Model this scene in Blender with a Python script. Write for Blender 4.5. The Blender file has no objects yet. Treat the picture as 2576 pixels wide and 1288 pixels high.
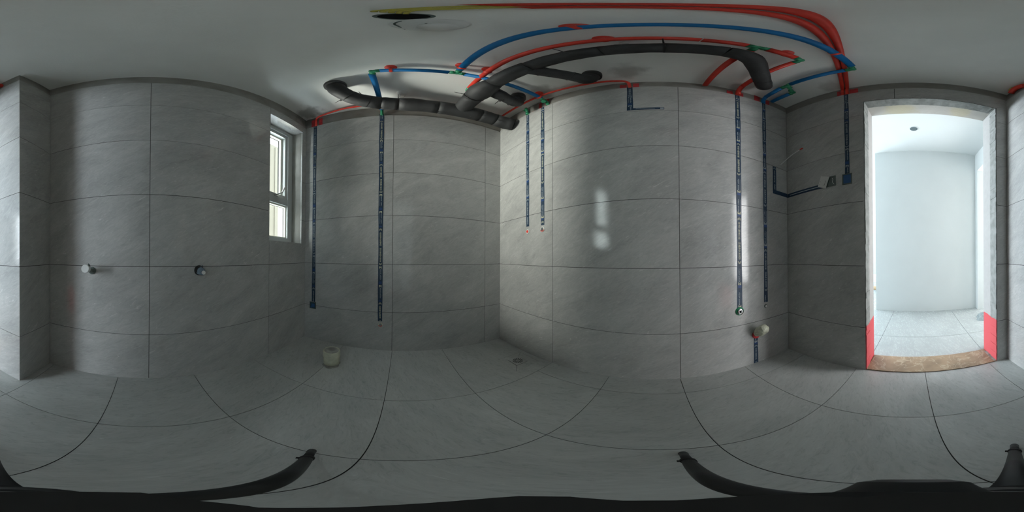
import bpy, bmesh, math, random
from mathutils import Vector, Matrix
random.seed(7)
PI = math.pi
SC = bpy.context.scene
COL = SC.collection

# ------------------------------------------------------------------ camera, world, lights, exposure
CZ = 0.82                                   # lens height above the floor by the door
cam_d = bpy.data.cameras.new('camera')
cam = bpy.data.objects.new('camera', cam_d); COL.objects.link(cam)
cam_d.type = 'PANO'
try:
    cam_d.panorama_type = 'EQUIRECTANGULAR'
except Exception:
    pass
try:
    cam_d.cycles.panorama_type = 'EQUIRECTANGULAR'
except Exception:
    pass
cam_d.clip_start = 0.003
cam_d.clip_end = 100
LEVEL = Matrix(((0.99998, 0.00002, 0.00593), (0.00002, 0.99998, -0.00657), (-0.00593, 0.00657, 0.99996))).to_4x4()
cam.matrix_world = Matrix.Translation((0, 0, CZ)) @ LEVEL @ Matrix.Rotation(math.radians(52.267), 4, 'Z') @ Matrix.Rotation(PI / 2, 4, 'X')
SC.camera = cam

SC.view_settings.view_transform = 'Standard'
SC.view_settings.look = 'None'
SC.view_settings.gamma = 1.0
SC.view_settings.use_curve_mapping = False
SC.view_settings.exposure = 1.7
SC.render.engine = 'CYCLES'
SC.cycles.max_bounces = 16
SC.cycles.diffuse_bounces = 10
SC.cycles.glossy_bounces = 5
SC.cycles.transparent_max_bounces = 12
SC.cycles.caustics_reflective = False
SC.cycles.sample_clamp_indirect = 6.0

world = bpy.data.worlds.new('overcast_sky'); SC.world = world
world.use_nodes = True
wn = world.node_tree
bg = wn.nodes['Background']
bg.inputs['Color'].default_value = (0.80, 0.90, 1.0, 1)
bg.inputs['Strength'].default_value = 5.5

def area(name, loc, rot, sx, sy, power, color, spread=180):
    l = bpy.data.lights.new(name, 'AREA'); l.shape = 'RECTANGLE'; l.size = sx; l.size_y = sy
    l.energy = power; l.color = color
    o = bpy.data.objects.new(name, l); o.location = loc; o.rotation_euler = rot; COL.objects.link(o)
    l.spread = math.radians(spread)
    return o
# daylight through the living room window (beyond the doorway, to the left), and the sky seen from the bathroom window
area('living_room_daylight', (3.4, 4.40, 1.45), (-PI / 2, 0, math.radians(-22)), 3.4, 2.1, 29.0, (0.88, 0.96, 1.0), 110)
area('side_room_fill', (1.80, -2.25, 1.35), (PI / 2 + 0.02, 0, math.radians(24)), 2.1, 2.4, 42.0, (0.97, 0.98, 1.0), 140)  # added fill lamp, out of view in the side room, to brighten the bathroom
area('bathroom_window_daylight', (-0.92, -3.9, 1.1), (math.radians(90 + 8), 0, 0), 1.4, 3.2, 390.0, (1.0, 0.98, 0.93))

# ------------------------------------------------------------------ materials
def mat(name, color, rough=0.6, spec=0.5, metal=0.0, nscale=0, namt=0.0, bump=0.0, bscale=60, coat=0.0):
    m = bpy.data.materials.new(name); m.use_nodes = True
    nt = m.node_tree; N = nt.nodes; L = nt.links
    b = N['Principled BSDF']
    b.inputs['Base Color'].default_value = (*color, 1)
    b.inputs['Roughness'].default_value = rough
    b.inputs['Specular IOR Level'].default_value = spec
    b.inputs['Metallic'].default_value = metal
    b.inputs['Coat Weight'].default_value = coat
    tc = N.new('ShaderNodeTexCoord')
    if namt > 0:
        n = N.new('ShaderNodeTexNoise'); n.inputs['Scale'].default_value = nscale; n.inputs['Detail'].default_value = 5
        L.new(tc.outputs['Object'], n.inputs['Vector'])
        r = N.new('ShaderNodeValToRGB')
        r.color_ramp.elements[0].position = 0.3; r.color_ramp.elements[1].position = 0.7
        r.color_ramp.elements[0].color = (*[c * (1 - namt) for c in color], 1)
        r.color_ramp.elements[1].color = (*[min(1, c * (1 + namt)) for c in color], 1)
        L.new(n.outputs['Fac'], r.inputs['Fac']); L.new(r.outputs['Color'], b.inputs['Base Color'])
    if bump > 0:
        n2 = N.new('ShaderNodeTexNoise'); n2.inputs['Scale'].default_value = bscale; n2.inputs['Detail'].default_value = 4
        L.new(tc.outputs['Object'], n2.inputs['Vector'])
        bp = N.new('ShaderNodeBump'); bp.inputs['Strength'].default_value = bump; bp.inputs['Distance'].default_value = 0.004
        L.new(n2.outputs['Fac'], bp.inputs['Height']); L.new(bp.outputs['Normal'], b.inputs['Normal'])
    return m

def tile_mat(name, dark, light, rough, spec, streak=0.5, angle=0.55, bump=0.12, chips=0.5):
    """slate look porcelain: long diagonal clouds, fine raised chips, a smooth sheen"""
    m = bpy.data.materials.new(name); m.use_nodes = True
    nt = m.node_tree; N = nt.nodes; L = nt.links
    b = N['Principled BSDF']
    b.inputs['Specular IOR Level'].default_value = spec
    tc = N.new('ShaderNodeTexCoord'); oi = N.new('ShaderNodeObjectInfo')
    mul = N.new('ShaderNodeMath'); mul.operation = 'MULTIPLY'; mul.inputs[1].default_value = 31.0
    L.new(oi.outputs['Random'], mul.inputs[0])
    cmb = N.new('ShaderNodeCombineXYZ'); L.new(mul.outputs[0], cmb.inputs[2])
    add = N.new('ShaderNodeVectorMath'); add.operation = 'ADD'
    L.new(tc.outputs['UV'], add.inputs[0]); L.new(cmb.outputs[0], add.inputs[1])
    def mp(sx, sy):
        q = N.new('ShaderNodeMapping'); q.vector_type = 'TEXTURE'
        q.inputs['Rotation'].default_value = (0, 0, angle); q.inputs['Scale'].default_value = (sx, sy, 1)
        L.new(add.outputs[0], q.inputs['Vector']); return q
    def noise(mapn, scale, detail, rough_, dist):
        n = N.new('ShaderNodeTexNoise'); n.inputs['Scale'].default_value = scale; n.inputs['Detail'].default_value = detail
        n.inputs['Roughness'].default_value = rough_; n.inputs['Distortion'].default_value = dist
        L.new(mapn.outputs[0], n.inputs['Vector']); return n
    cloud = noise(mp(1.0, 0.45), 3.2, 7, 0.62, 0.8)
    fine = noise(mp(1.0, 0.30), 17, 8, 0.72, 1.6)
    ramp = N.new('ShaderNodeValToRGB')
    ramp.color_ramp.elements[0].position = 0.35; ramp.color_ramp.elements[1].position = 0.66
    ramp.color_ramp.elements[0].color = (*dark, 1); ramp.color_ramp.elements[1].color = (*light, 1)
    mixf = N.new('ShaderNodeMix'); mixf.data_type = 'FLOAT'; mixf.inputs[0].default_value = streak
    L.new(cloud.outputs['Fac'], mixf.inputs[2]); L.new(fine.outputs['Fac'], mixf.inputs[3])
    L.new(mixf.outputs[0], ramp.inputs['Fac'])
    # thin pale chips
    chip = noise(mp(1.0, 0.26), 11, 10, 0.60, 2.2)
    r2 = N.new('ShaderNodeValToRGB')
    r2.color_ramp.elements[0].position = 0.62; r2.color_ramp.elements[0].color = (0, 0, 0, 1)
    r2.color_ramp.elements[1].position = 0.74; r2.color_ramp.elements[1].color = (1, 1, 1, 1)
    L.new(chip.outputs['Fac'], r2.inputs['Fac'])
    mx = N.new('ShaderNodeMix'); mx.data_type = 'RGBA'
    sc = N.new('ShaderNodeMath'); sc.operation = 'MULTIPLY'; sc.inputs[1].default_value = chips
    L.new(r2.outputs['Color'], sc.inputs[0]); L.new(sc.outputs[0], mx.inputs[0])
    L.new(ramp.outputs['Color'], mx.inputs[6]); mx.inputs[7].default_value = (*[min(1, c * 1.55) for c in light], 1)
    L.new(mx.outputs[2], b.inputs['Base Color'])
    rr = N.new('ShaderNodeMapRange'); rr.inputs['From Min'].default_value = 0.3; rr.inputs['From Max'].default_value = 0.7
    rr.inputs['To Min'].default_value = rough * 0.75; rr.inputs['To Max'].default_value = rough * 1.3
    L.new(fine.outputs['Fac'], rr.inputs['Value']); L.new(rr.outputs['Result'], b.inputs['Roughness'])
    bp = N.new('ShaderNodeBump'); bp.inputs['Strength'].default_value = bump; bp.inputs['Distance'].default_value = 0.002
    L.new(chip.outputs['Fac'], bp.inputs['Height']); L.new(bp.outputs['Normal'], b.inputs['Normal'])
    return m

def blotch_mat(name, base, stain, spots, rough=0.85, nscale=9, bump=0.25, bscale=90, var=0.06):
    """painted or raw plaster with damp stains of their own shape at fixed places (x, y, z, radius)"""
    m = mat(name, base, rough, 0.25, 0, nscale, var, bump, bscale)
    nt = m.node_tree; N = nt.nodes; L = nt.links; b = N['Principled BSDF']
    src = b.inputs['Base Color'].links[0].from_socket
    tc = N.new('ShaderNodeTexCoord')
    nz = N.new('ShaderNodeTexNoise'); nz.inputs['Scale'].default_value = 14; nz.inputs['Detail'].default_value = 6
    L.new(tc.outputs['Object'], nz.inputs['Vector'])
    for (x, y, z, r, a) in spots:
        d = N.new('ShaderNodeVectorMath'); d.operation = 'DISTANCE'; L.new(tc.outputs['Object'], d.inputs[0]); d.inputs[1].default_value = (x, y, z)
        ad = N.new('ShaderNodeMath'); ad.operation = 'MULTIPLY_ADD'; L.new(nz.outputs['Fac'], ad.inputs[0]); ad.inputs[1].default_value = r * 1.3; L.new(d.outputs['Value'], ad.inputs[2])
        mr = N.new('ShaderNodeMapRange'); mr.interpolation_type = 'SMOOTHSTEP'
        mr.inputs['From Min'].default_value = r * 0.9; mr.inputs['From Max'].default_value = r * 1.6
        mr.inputs['To Min'].default_value = a; mr.inputs['To Max'].default_value = 0
        L.new(ad.outputs[0], mr.inputs['Value'])
        mx = N.new('ShaderNodeMix'); mx.data_type = 'RGBA'; L.new(mr.outputs['Result'], mx.inputs[0])
        L.new(src, mx.inputs[6]); mx.inputs[7].default_value = (*stain, 1); src = mx.outputs[2]
    L.new(src, b.inputs['Base Color'])
    return m

def jamb_mat(name, base, red, zcut, bump):
    """plaster with a coat of red waterproofing paint brushed on up to zcut"""
    m = mat(name, base, 0.8, 0.3, 0, 22, 0.22 if bump > .4 else 0.04, bump, 70)
    nt = m.node_tree; N = nt.nodes; L = nt.links; b = N['Principled BSDF']
    src = b.inputs['Base Color'].links[0].from_socket
    tc = N.new('ShaderNodeTexCoord'); sp = N.new('ShaderNodeSeparateXYZ'); L.new(tc.outputs['Object'], sp.inputs[0])
    nz = N.new('ShaderNodeTexNoise'); nz.inputs['Scale'].default_value = 16; L.new(tc.outputs['Object'], nz.inputs['Vector'])
    ad = N.new('ShaderNodeMath'); ad.operation = 'MULTIPLY_ADD'; L.new(nz.outputs['Fac'], ad.inputs[0]); ad.inputs[1].default_value = 0.03; L.new(sp.outputs['Z'], ad.inputs[2])
    lt = N.new('ShaderNodeMath'); lt.operation = 'LESS_THAN'; L.new(ad.outputs[0], lt.inputs[0]); lt.inputs[1].default_value = zcut
    mx = N.new('ShaderNodeMix'); mx.data_type = 'RGBA'; L.new(lt.outputs[0], mx.inputs[0]); L.new(src, mx.inputs[6]); mx.inputs[7].default_value = (*red, 1)
    L.new(mx.outputs[2], b.inputs['Base Color'])
    return m

M = {}
M['tile'] = tile_mat('wall_tile_slate_grey', (0.335, 0.34, 0.33), (0.51, 0.51, 0.495), 0.06, 0.42, 0.5, 0.55, 0.13)
M['floor'] = tile_mat('floor_tile_slate_grey', (0.39, 0.405, 0.395), (0.54, 0.55, 0.535), 0.30, 0.4, 0.5, 0.35, 0.15, 0.28)
M['grout'] = mat('dark_grout', (0.055, 0.055, 0.052), 0.9, 0.2)
M['raw'] = blotch_mat('raw_render_grey', (0.27, 0.265, 0.245), (0.13, 0.125, 0.115), [(-1.25, -0.85, 2.5, 0.16, 0.8), (-0.15, 0.92, 2.5, 0.12, 0.5)], 0.9, 7, 0.5, 60, 0.16)
M['ceil'] = blotch_mat('ceiling_skim_white', (0.84, 0.85, 0.82), (0.25, 0.245, 0.225),
                       [(-0.145, 0.76, 2.52, 0.13, 0.6), (-1.18, -0.80, 2.54, 0.17, 0.75), (-0.70, 0.80, 2.53, 0.13, 0.55), (0.86, 0.48, 2.50, 0.10, 0.35), (0.30, 0.90, 2.51, 0.09, 0.3), (0.45, 0.88, 2.51, 0.08, 0.4)], 0.9, 5, 0.15, 120, 0.03)
M['red'] = mat('red_plastic', (0.74, 0.055, 0.035), 0.42, 0.5, 0, 20, 0.12)
M['redpaint'] = mat('red_waterproof_paint', (0.55, 0.045, 0.05), 0.55, 0.4, 0, 18, 0.25, 0.4, 80)
M['blue'] = mat('blue_insulation_sleeve', (0.006, 0.165, 0.43), 0.5, 0.4, 0, 14, 0.12)
M['green'] = mat('green_fitting_plastic', (0.03, 0.27, 0.13), 0.4, 0.5, 0, 20, 0.1)
M['foam'] = mat('black_insulation_foam', (0.034, 0.035, 0.036), 0.62, 0.4, 0, 12, 0.25, 0.35, 40)
def scuff(m):
    nt = m.node_tree; N = nt.nodes; L = nt.links; b = N['Principled BSDF']; src = b.inputs['Base Color'].links[0].from_socket
    tc = N.new('ShaderNodeTexCoord'); mp = N.new('ShaderNodeMapping'); mp.inputs['Scale'].default_value = (1, .35, 1.6); L.new(tc.outputs['Object'], mp.inputs['Vector'])
    n = N.new('ShaderNodeTexNoise'); n.inputs['Scale'].default_value = 26; n.inputs['Detail'].default_value = 7; n.inputs['Roughness'].default_value = .7; L.new(mp.outputs[0], n.inputs['Vector'])
    r = N.new('ShaderNodeMapRange'); r.inputs['From Min'].default_value = .67; r.inputs['From Max'].default_value = .72; L.new(n.outputs['Fac'], r.inputs['Value'])
    x = N.new('ShaderNodeMix'); x.data_type = 'RGBA'; L.new(r.outputs['Result'], x.inputs[0]); L.new(src, x.inputs[6]); x.inputs[7].default_value = (.22, .22, .21, 1); L.new(x.outputs[2], b.inputs['Base Color'])
scuff(M['foam'])
M['tie'] = mat('black_cable_tie', (0.012, 0.012, 0.012), 0.4)
M['tape'] = mat('navy_marking_tape', (0.014, 0.040, 0.080), 0.45, 0.4, 0, 30, 0.15)
M['tapeblue'] = mat('bright_blue_print', (0.018, 0.06, 0.19), 0.45, 0.4)
M['ink'] = mat('pale_yellow_print', (0.70, 0.70, 0.50), 0.6)
M['inkgrey'] = mat('pale_grey_print', (0.42, 0.48, 0.50), 0.6)
M['white'] = mat('white_plastic', (0.72, 0.73, 0.71), 0.35, 0.5, 0, 12, 0.05)
M['pvc'] = mat('stained_pvc', (0.55, 0.56, 0.44), 0.5, 0.4, 0, 20, 0.2, 0.3, 60)
M['pvctop'] = blotch_mat('cement_smeared_pvc', (0.36, 0.36, 0.33), (0.2, 0.2, 0.19), [(-1.0, -0.47, 0.11, 0.04, 0.7)], 0.8, 24, 0.4, 60, 0.3)
M['cement'] = mat('cement_smear', (0.30, 0.30, 0.28), 0.95, 0.2, 0, 25, 0.3, 0.6, 50)
M['paper'] = mat('paper_card', (0.62, 0.62, 0.60), 0.8)
M['steel'] = mat('brushed_steel', (0.50, 0.51, 0.50), 0.42, 0.5, 0.8, 40, 0.1)
M['chrome'] = mat('chrome', (0.75, 0.76, 0.77), 0.12, 0.5, 1.0)
M['dark'] = mat('dark_hole', (0.012, 0.013, 0.013), 0.9, 0.1)
M['tripod'] = mat('tripod_black', (0.018, 0.02, 0.021), 0.5, 0.4, 0, 20, 0.2)
M['rubber'] = mat('rubber_black', (0.02, 0.02, 0.02), 0.85)
M['greyblue'] = mat('blue_grey_cap_plastic', (0.17, 0.23, 0.29), 0.4, 0.5, 0, 18, 0.15)
M['alu'] = mat('window_frame_coated_grey', (0.50, 0.53, 0.52), 0.4, 0.5)
M['alucream'] = mat('window_bead_cream', (0.68, 0.68, 0.60), 0.45)
M['gasket'] = mat('rubber_gasket', (0.03, 0.03, 0.03), 0.8)
M['paint'] = mat('hall_white_paint', (0.62, 0.65, 0.65), 0.85, 0.25, 0, 3, 0.02, 0.08, 90)
M['halltile'] = tile_mat('hall_tile_light_grey', (0.32, 0.345, 0.345), (0.39, 0.415, 0.415), 0.25, 0.4, 0.4, 0.3, 0.05, 0.15)
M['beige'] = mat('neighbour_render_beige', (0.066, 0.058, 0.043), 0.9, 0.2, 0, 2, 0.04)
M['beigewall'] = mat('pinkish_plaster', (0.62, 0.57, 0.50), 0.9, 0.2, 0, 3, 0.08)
M['yellow'] = mat('yellow_wire_sheath', (0.55, 0.50, 0.10), 0.5)
M['teal'] = mat('teal_box_plastic', (0.015, 0.075, 0.10), 0.5)
M['boxblue'] = mat('blue_box_plastic', (0.02, 0.09, 0.24), 0.45)
M['cover'] = mat('grey_green_box_plastic', (0.10, 0.13, 0.12), 0.5)
M['cement_jamb'] = jamb_mat('door_edge_cement', (0.22, 0.23, 0.22), (0.50, 0.075, 0.085), 0.38, 0.5)
M['plaster_jamb'] = jamb_mat('door_jamb_plaster', (0.34, 0.335, 0.325), (0.50, 0.075, 0.085), 0.38, 0.3)
M['lintel'] = blotch_mat('door_head_plaster', (0.42, 0.41, 0.38), (0.42, 0.38, 0.26), [(1.06, 0.10, 2.17, 0.16, 0.7), (1.06, -0.30, 2.17, 0.12, 0.6)], 0.85, 8, 0.3, 70, 0.06)

def marble():
    m = mat('brown_marble', (0.30, 0.215, 0.14), 0.35, 0.5, 0, 9, 0.25, 0.1, 60)
    nt = m.node_tree; N = nt.nodes; L = nt.links; b = N['Principled BSDF']
    src = b.inputs['Base Color'].links[0].from_socket
    tc = N.new('ShaderNodeTexCoord'); v = N.new('ShaderNodeTexNoise'); v.inputs['Scale'].default_value = 6.5; v.inputs['Detail'].default_value = 8; v.inputs['Distortion'].default_value = 2.0
    L.new(tc.outputs['Object'], v.inputs['Vector'])
    a = N.new('ShaderNodeMath'); a.operation = 'SUBTRACT'; L.new(v.outputs['Fac'], a.inputs[0]); a.inputs[1].default_value = 0.5
    c = N.new('ShaderNodeMath'); c.operation = 'ABSOLUTE'; L.new(a.outputs[0], c.inputs[0])
    mr = N.new('ShaderNodeMapRange'); mr.inputs['From Min'].default_value = 0.0; mr.inputs['From Max'].default_value = 0.022
    mr.inputs['To Min'].default_value = 0.75; mr.inputs['To Max'].default_value = 0.0; L.new(c.outputs[0], mr.inputs['Value'])
    mx = N.new('ShaderNodeMix'); mx.data_type = 'RGBA'; L.new(mr.outputs['Result'], mx.inputs[0]); L.new(src, mx.inputs[6]); mx.inputs[7].default_value = (0.52, 0.44, 0.32, 1)
    L.new(mx.outputs[2], b.inputs['Base Color']); return m
M['marble'] = marble()

def glass():
    m = bpy.data.materials.new('window_glass'); m.use_nodes = True
    N = m.node_tree.nodes; L = m.node_tree.links; N.clear()
    o = N.new('ShaderNodeOutputMaterial'); t = N.new('ShaderNodeBsdfTransparent'); g = N.new('ShaderNodeBsdfGlossy')
    t.inputs['Color'].default_value = (0.93, 0.95, 0.93, 1); g.inputs['Roughness'].default_value = 0.02
    x = N.new('ShaderNodeMixShader'); lw = N.new('ShaderNodeLayerWeight'); lw.inputs['Blend'].default_value = 0.5
    pw = N.new('ShaderNodeMath'); pw.operation = 'POWER'; L.new(lw.outputs['Facing'], pw.inputs[0]); pw.inputs[1].default_value = 4.0
    f = N.new('ShaderNodeMath'); f.operation = 'MULTIPLY_ADD'; L.new(pw.outputs[0], f.inputs[0]); f.inputs[1].default_value = 0.6; f.inputs[2].default_value = 0.03
    L.new(f.outputs[0], x.inputs[0]); L.new(t.outputs[0], x.inputs[1]); L.new(g.outputs[0], x.inputs[2]); L.new(x.outputs[0], o.inputs['Surface'])
    return m
M['glass'] = glass()

# ------------------------------------------------------------------ mesh helpers
class MB:
    """collects shapes and links them as ONE mesh object"""
    def __init__(s): s.v = []; s.f = []; s.uv = []; s.sm = []; s.mi = []; s.m = 0
    def face(s, pts, uvs=None, smooth=False):
        i = len(s.v); s.v += [tuple(p) for p in pts]; s.f.append(tuple(range(i, i + len(pts))))
        s.uv.append(uvs or [(0, 0)] * len(pts)); s.sm.append(smooth); s.mi.append(s.m)
    def hexa(s, c, uvs=None):
        """c: 8 corners, 0-3 one side (the inner face), 4-7 the opposite side"""
        i = len(s.v); s.v += [tuple(p) for p in c]
        uvs = uvs or [(0, 0)] * 8
        for q in ((0, 1, 2, 3), (7, 6, 5, 4), (0, 4, 5, 1), (1, 5, 6, 2), (2, 6, 7, 3), (3, 7, 4, 0)):
            s.f.append(tuple(i + k for k in q)); s.uv.append([uvs[k] for k in q]); s.sm.append(False); s.mi.append(s.m)
    def box(s, x0, x1, y0, y1, z0, z1):
        s.hexa([(x0, y0, z1), (x1, y0, z1), (x1, y1, z1), (x0, y1, z1), (x0, y0, z0), (x1, y0, z0), (x1, y1, z0), (x0, y1, z0)],
               [(x0, y0), (x1, y0), (x1, y1), (x0, y1)] * 2)
    def tube(s, path, r, n=16, caps=True):
        P = [Vector(p) for p in path]; R = r if isinstance(r, (list, tuple)) else [r] * len(P)
        T = []
        for k in range(len(P)):
            a = P[max(k - 1, 0)]; b = P[min(k + 1, len(P) - 1)]; t = (b - a)
            T.append(t.normalized() if t.length > 1e-9 else Vector((0, 0, 1)))
        up = Vector((0, 0, 1)) if abs(T[0].z) < 0.9 else Vector((1, 0, 0))
        nrm = (up - T[0] * up.dot(T[0])).normalized(); base = len(s.v)
        for k in range(len(P)):
            nrm = (nrm - T[k] * nrm.dot(T[k])).normalized(); bi = T[k].cross(nrm)
            for j in range(n):
                a = 2 * PI * j / n; s.v.append(tuple(P[k] + (nrm * math.cos(a) + bi * math.sin(a)) * R[k]))
        for k in range(len(P) - 1):
            for j in range(n):
                a = base + k * n + j; b = base + k * n + (j + 1) % n
                s.f.append((a, b, b + n, a + n)); s.uv.append([(0, 0)] * 4); s.sm.append(True); s.mi.append(s.m)
        if caps:
            for k, o in ((0, -1), (len(P) - 1, 1)):
                ring = [base + k * n + j for j in range(n)]
                if o < 0: ring.reverse()
                s.f.append(tuple(ring)); s.uv.append([(0, 0)] * n); s.sm.append(False); s.mi.append(s.m)
    def lathe(s, c, axis, prof, n=28):
        """prof: list of (distance along the axis, radius)"""
        c = Vector(c); a = Vector(axis).normalized()
        run = [prof[0]]                     # split at sharp profile corners so that edges stay crisp
        for k in range(1, len(prof)):
            run.append(prof[k])
            if k < len(prof) - 1:
                t0 = math.atan2(prof[k][1] - prof[k - 1][1], prof[k][0] - prof[k - 1][0]); t1 = math.atan2(prof[k + 1][1] - prof[k][1], prof[k + 1][0] - prof[k][0])
                dt = abs((t1 - t0 + PI) % (2 * PI) - PI)
                if dt > 0.6: s.tube_rings([c + a * h for h, r in run], [r for h, r in run], a, n, len(run) == k + 1, False); run = [prof[k]]
        s.tube_rings([c + a * h for h, r in run], [r for h, r in run], a, n, len(run) == len(prof), True)
    def tube_rings(s, P, R, a, n, cap0=True, cap1=True):
        up = Vector((0, 0, 1)) if abs(a.z) < 0.9 else Vector((1, 0, 0))
        nr = (up - a * up.dot(a)).normalized(); bi = a.cross(nr); base = len(s.v)
        for p, r in zip(P, R):
            for j in range(n):
                t = 2 * PI * j / n; s.v.append(tuple(p + (nr * math.cos(t) + bi * math.sin(t)) * max(r, 1e-5)))
        L_ = len(P)
        for k in range(L_ - 1):
            for j in range(n):
                q = base + k * n + j; w = base + k * n + (j + 1) % n
                s.f.append((q, w, w + n, q + n)); s.uv.append([(0, 0)] * 4); s.sm.append(True); s.mi.append(s.m)
        for k in ([0] if cap0 else []) + ([L_ - 1] if cap1 else []):
            ring = [base + k * n + j for j in range(n)]
            if k == 0: ring.reverse()
            s.f.append(tuple(ring)); s.uv.append([(0, 0)] * n); s.sm.append(False); s.mi.append(s.m)
    def build(s, name, material, parent=None, **props):
        me = bpy.data.meshes.new(name); me.from_pydata(s.v, [], s.f)
        ul = me.uv_layers.new(name='UVMap')
        k = 0
        for uvs in s.uv:
            for u in uvs: ul.data[k].uv = u; k += 1
        for p, sm, mi in zip(me.polygons, s.sm, s.mi): p.use_smooth = sm; p.material_index = mi
        for m in (material if isinstance(material, (list, tuple)) else [material]): me.materials.append(m)
        bm = bmesh.new(); bm.from_mesh(me); bmesh.ops.recalc_face_normals(bm, faces=bm.faces); bm.to_mesh(me); bm.free()
        me.update()
        o = bpy.data.objects.new(name, me); COL.objects.link(o)
        if parent: o.parent = parent
        for k2, v in props.items(): o[k2] = v
        return o

def empty(name, loc=(0, 0, 0), **props):
    o = bpy.data.objects.new(name, None); COL.objects.link(o); o.empty_display_size = 0.05
    for k, v in props.items(): o[k] = v
    return o            # kept at the origin of its parts' world coordinates; moved to its base at the end
THINGS = []
def thing(name, label, cat, base, group=None):
    o = empty(name, label=label, category=cat)
    if group: o['group'] = group
    THINGS.append((o, Vector(base))); return o

def rnd(path, rad, seg=6):
    """round the corners of a polyline"""
    P = [Vector(p) for p in path]; out = [P[0]]
    for k in range(1, len(P) - 1):
        a = (P[k - 1] - P[k]); b = (P[k + 1] - P[k]); la = min(rad, a.length * 0.48); lb = min(rad, b.length * 0.48)
        p0 = P[k] + a.normalized() * la; p1 = P[k] + b.normalized() * lb
        for j in range(seg + 1):
            t = j / seg; out.append(p0 * (1 - t) ** 2 + P[k] * 2 * t * (1 - t) + p1 * t * t)
    out.append(P[-1]); return out

# ------------------------------------------------------------------ wall frames
K = {1: (-1.27, -.891), 2: (-1.325, .877), 3: (.909, .917), 4: (.944, -.583), 5: (.595, -.588), 6: (.592, -.856)}
class WF:
    def __init__(s, a, b):
        s.a = Vector((*K[a], 0)); s.b = Vector((*K[b], 0)); s.u = (s.b - s.a).normalized(); s.len = (s.b - s.a).length
        s.n = Vector((s.u.y, -s.u.x, 0))        # into the room (walls run clockwise seen from above)
    def p(s, t, z, d=0.0): return s.a + s.u * t + s.n * d + Vector((0, 0, z))
    def slab(s, mb, s0, s1, z0, z1, d0, d1):
        q = [s.p(s0, z0, d1), s.p(s1, z0, d1), s.p(s1, z1, d1), s.p(s0, z1, d1), s.p(s0, z0, d0), s.p(s1, z0, d0), s.p(s1, z1, d0), s.p(s0, z1, d0)]
        uv = [(s0, z0), (s1, z0), (s1, z1), (s0, z1)] * 2
        mb.hexa(q, uv)
WA, WB, WC, WD, WE, WP = WF(6, 1), WF(1, 2), WF(2, 3), WF(3, 4), WF(4, 5), WF(5, 6)

def ceil_z(x): return 2.515 - 0.02 * x
def floor_z(x, y): return min(-0.0087 + 0.0118 * x - 0.0119 * y + 0.0049 * x * y, 0.004)

G = 0.0015
def cut(rect, holes):
    """rect (s0,s1,z0,z1) minus rectangular holes -> list of rects"""
    out = [rect]
    for h in holes:
        nxt = []
        for r in out:
            s0, s1, z0, z1 = r
            if h[1] <= s0 or h[0] >= s1 or h[3] <= z0 or h[2] >= z1: nxt.append(r); continue
            if h[0] > s0: nxt.append((s0, h[0], z0, z1))
            if h[1] < s1: nxt.append((h[1], s1, z0, z1))
            m0, m1 = max(s0, h[0]), min(s1, h[1])
            if h[2] > z0: nxt.append((m0, m1, z0, h[2]))
            if h[3] < z1: nxt.append((m0, m1, h[3], z1))
        out = nxt
    return [r for r in out if r[1] - r[0] > 1e-4 and r[3] - r[2] > 1e-4]

def tiled_wall(name, w, joints, top, holes=(), ext0=0.0, ext1=0.0, thick=0.12, zb=-0.07, in0=0.0, in1=0.0):
    mb = MB()
    # rough render behind the tiles, left bare above them
    for r in cut((-ext0, w.len + ext1, zb, 2.60), holes): w.slab(mb, r[0], r[1], r[2], r[3], -thick, -0.014)
    wall = mb.build(name, M['raw'], None, kind='structure')
    g = MB()
    for r in cut((in0 * 8, w.len - in1 * 8, zb, top - 0.004), [(h[0] - .009, h[1] + .009, h[2] - .009, h[3] + .009) for h in holes]): w.slab(g, r[0], r[1], r[2], r[3], -0.0135, -0.0022)
    g.build('tile_grout', M['grout'], wall)
    js = [0.0] + [j for j in joints if 0 < j < w.len] + [w.len]
    zs = [zb, .357, .757, 1.157, 1.557, 1.957, top]
    for a in range(len(js) - 1):
        for b in range(len(zs) - 1):
            s0 = js[a] + (G if a else max(in0, 0.0003)); s1 = js[a + 1] - (G if a < len(js) - 2 else max(in1, 0.0003))
            z0 = zs[b] + (G if b else 0); z1 = zs[b + 1] - (G if b < len(zs) - 2 else 0)
            rs = cut((s0, s1, z0, z1), holes)
            if not rs: continue
            t = MB(); jit = random.uniform(-0.0006, 0.0004)
            for r in rs: w.slab(t, r[0], r[1], r[2], r[3], -0.012, jit)
            t.build('tile', M['tile'], wall)
    return wall

# ------------------------------------------------------------------ bathroom shell
WIN = (1.397, 1.799, 0.935, 2.24)
DOOR = (0.612, 1.424, -1.0, 2.165)
wall_window = tiled_wall('wall_south', WA, [.597, 1.397], 2.352, [WIN], ext0=0.13, ext1=0.13, thick=0.30)
wall_west = tiled_wall('wall_west', WB, [.795, 1.600], 2.357, ext0=0.12, ext1=0.12)
wall_north = tiled_wall('wall_north', WC, [.631, 1.431, 2.2315], 2.380, ext0=0.12, ext1=0.12)
wall_east = tiled_wall('wall_east', WD, [.800], 2.352, [DOOR], ext0=0.12, ext1=0.02, thick=0.205)
wall_pier = tiled_wall('wall_pier_front', WE, [], 2.352, ext0=0.3, ext1=-0.014, thick=0.20, in1=0.001)
wall_pier2 = tiled_wall('wall_pier_side', WP, [], 2.352, ext0=-0.014, ext1=0.15, thick=0.28, in0=0.001)

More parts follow.
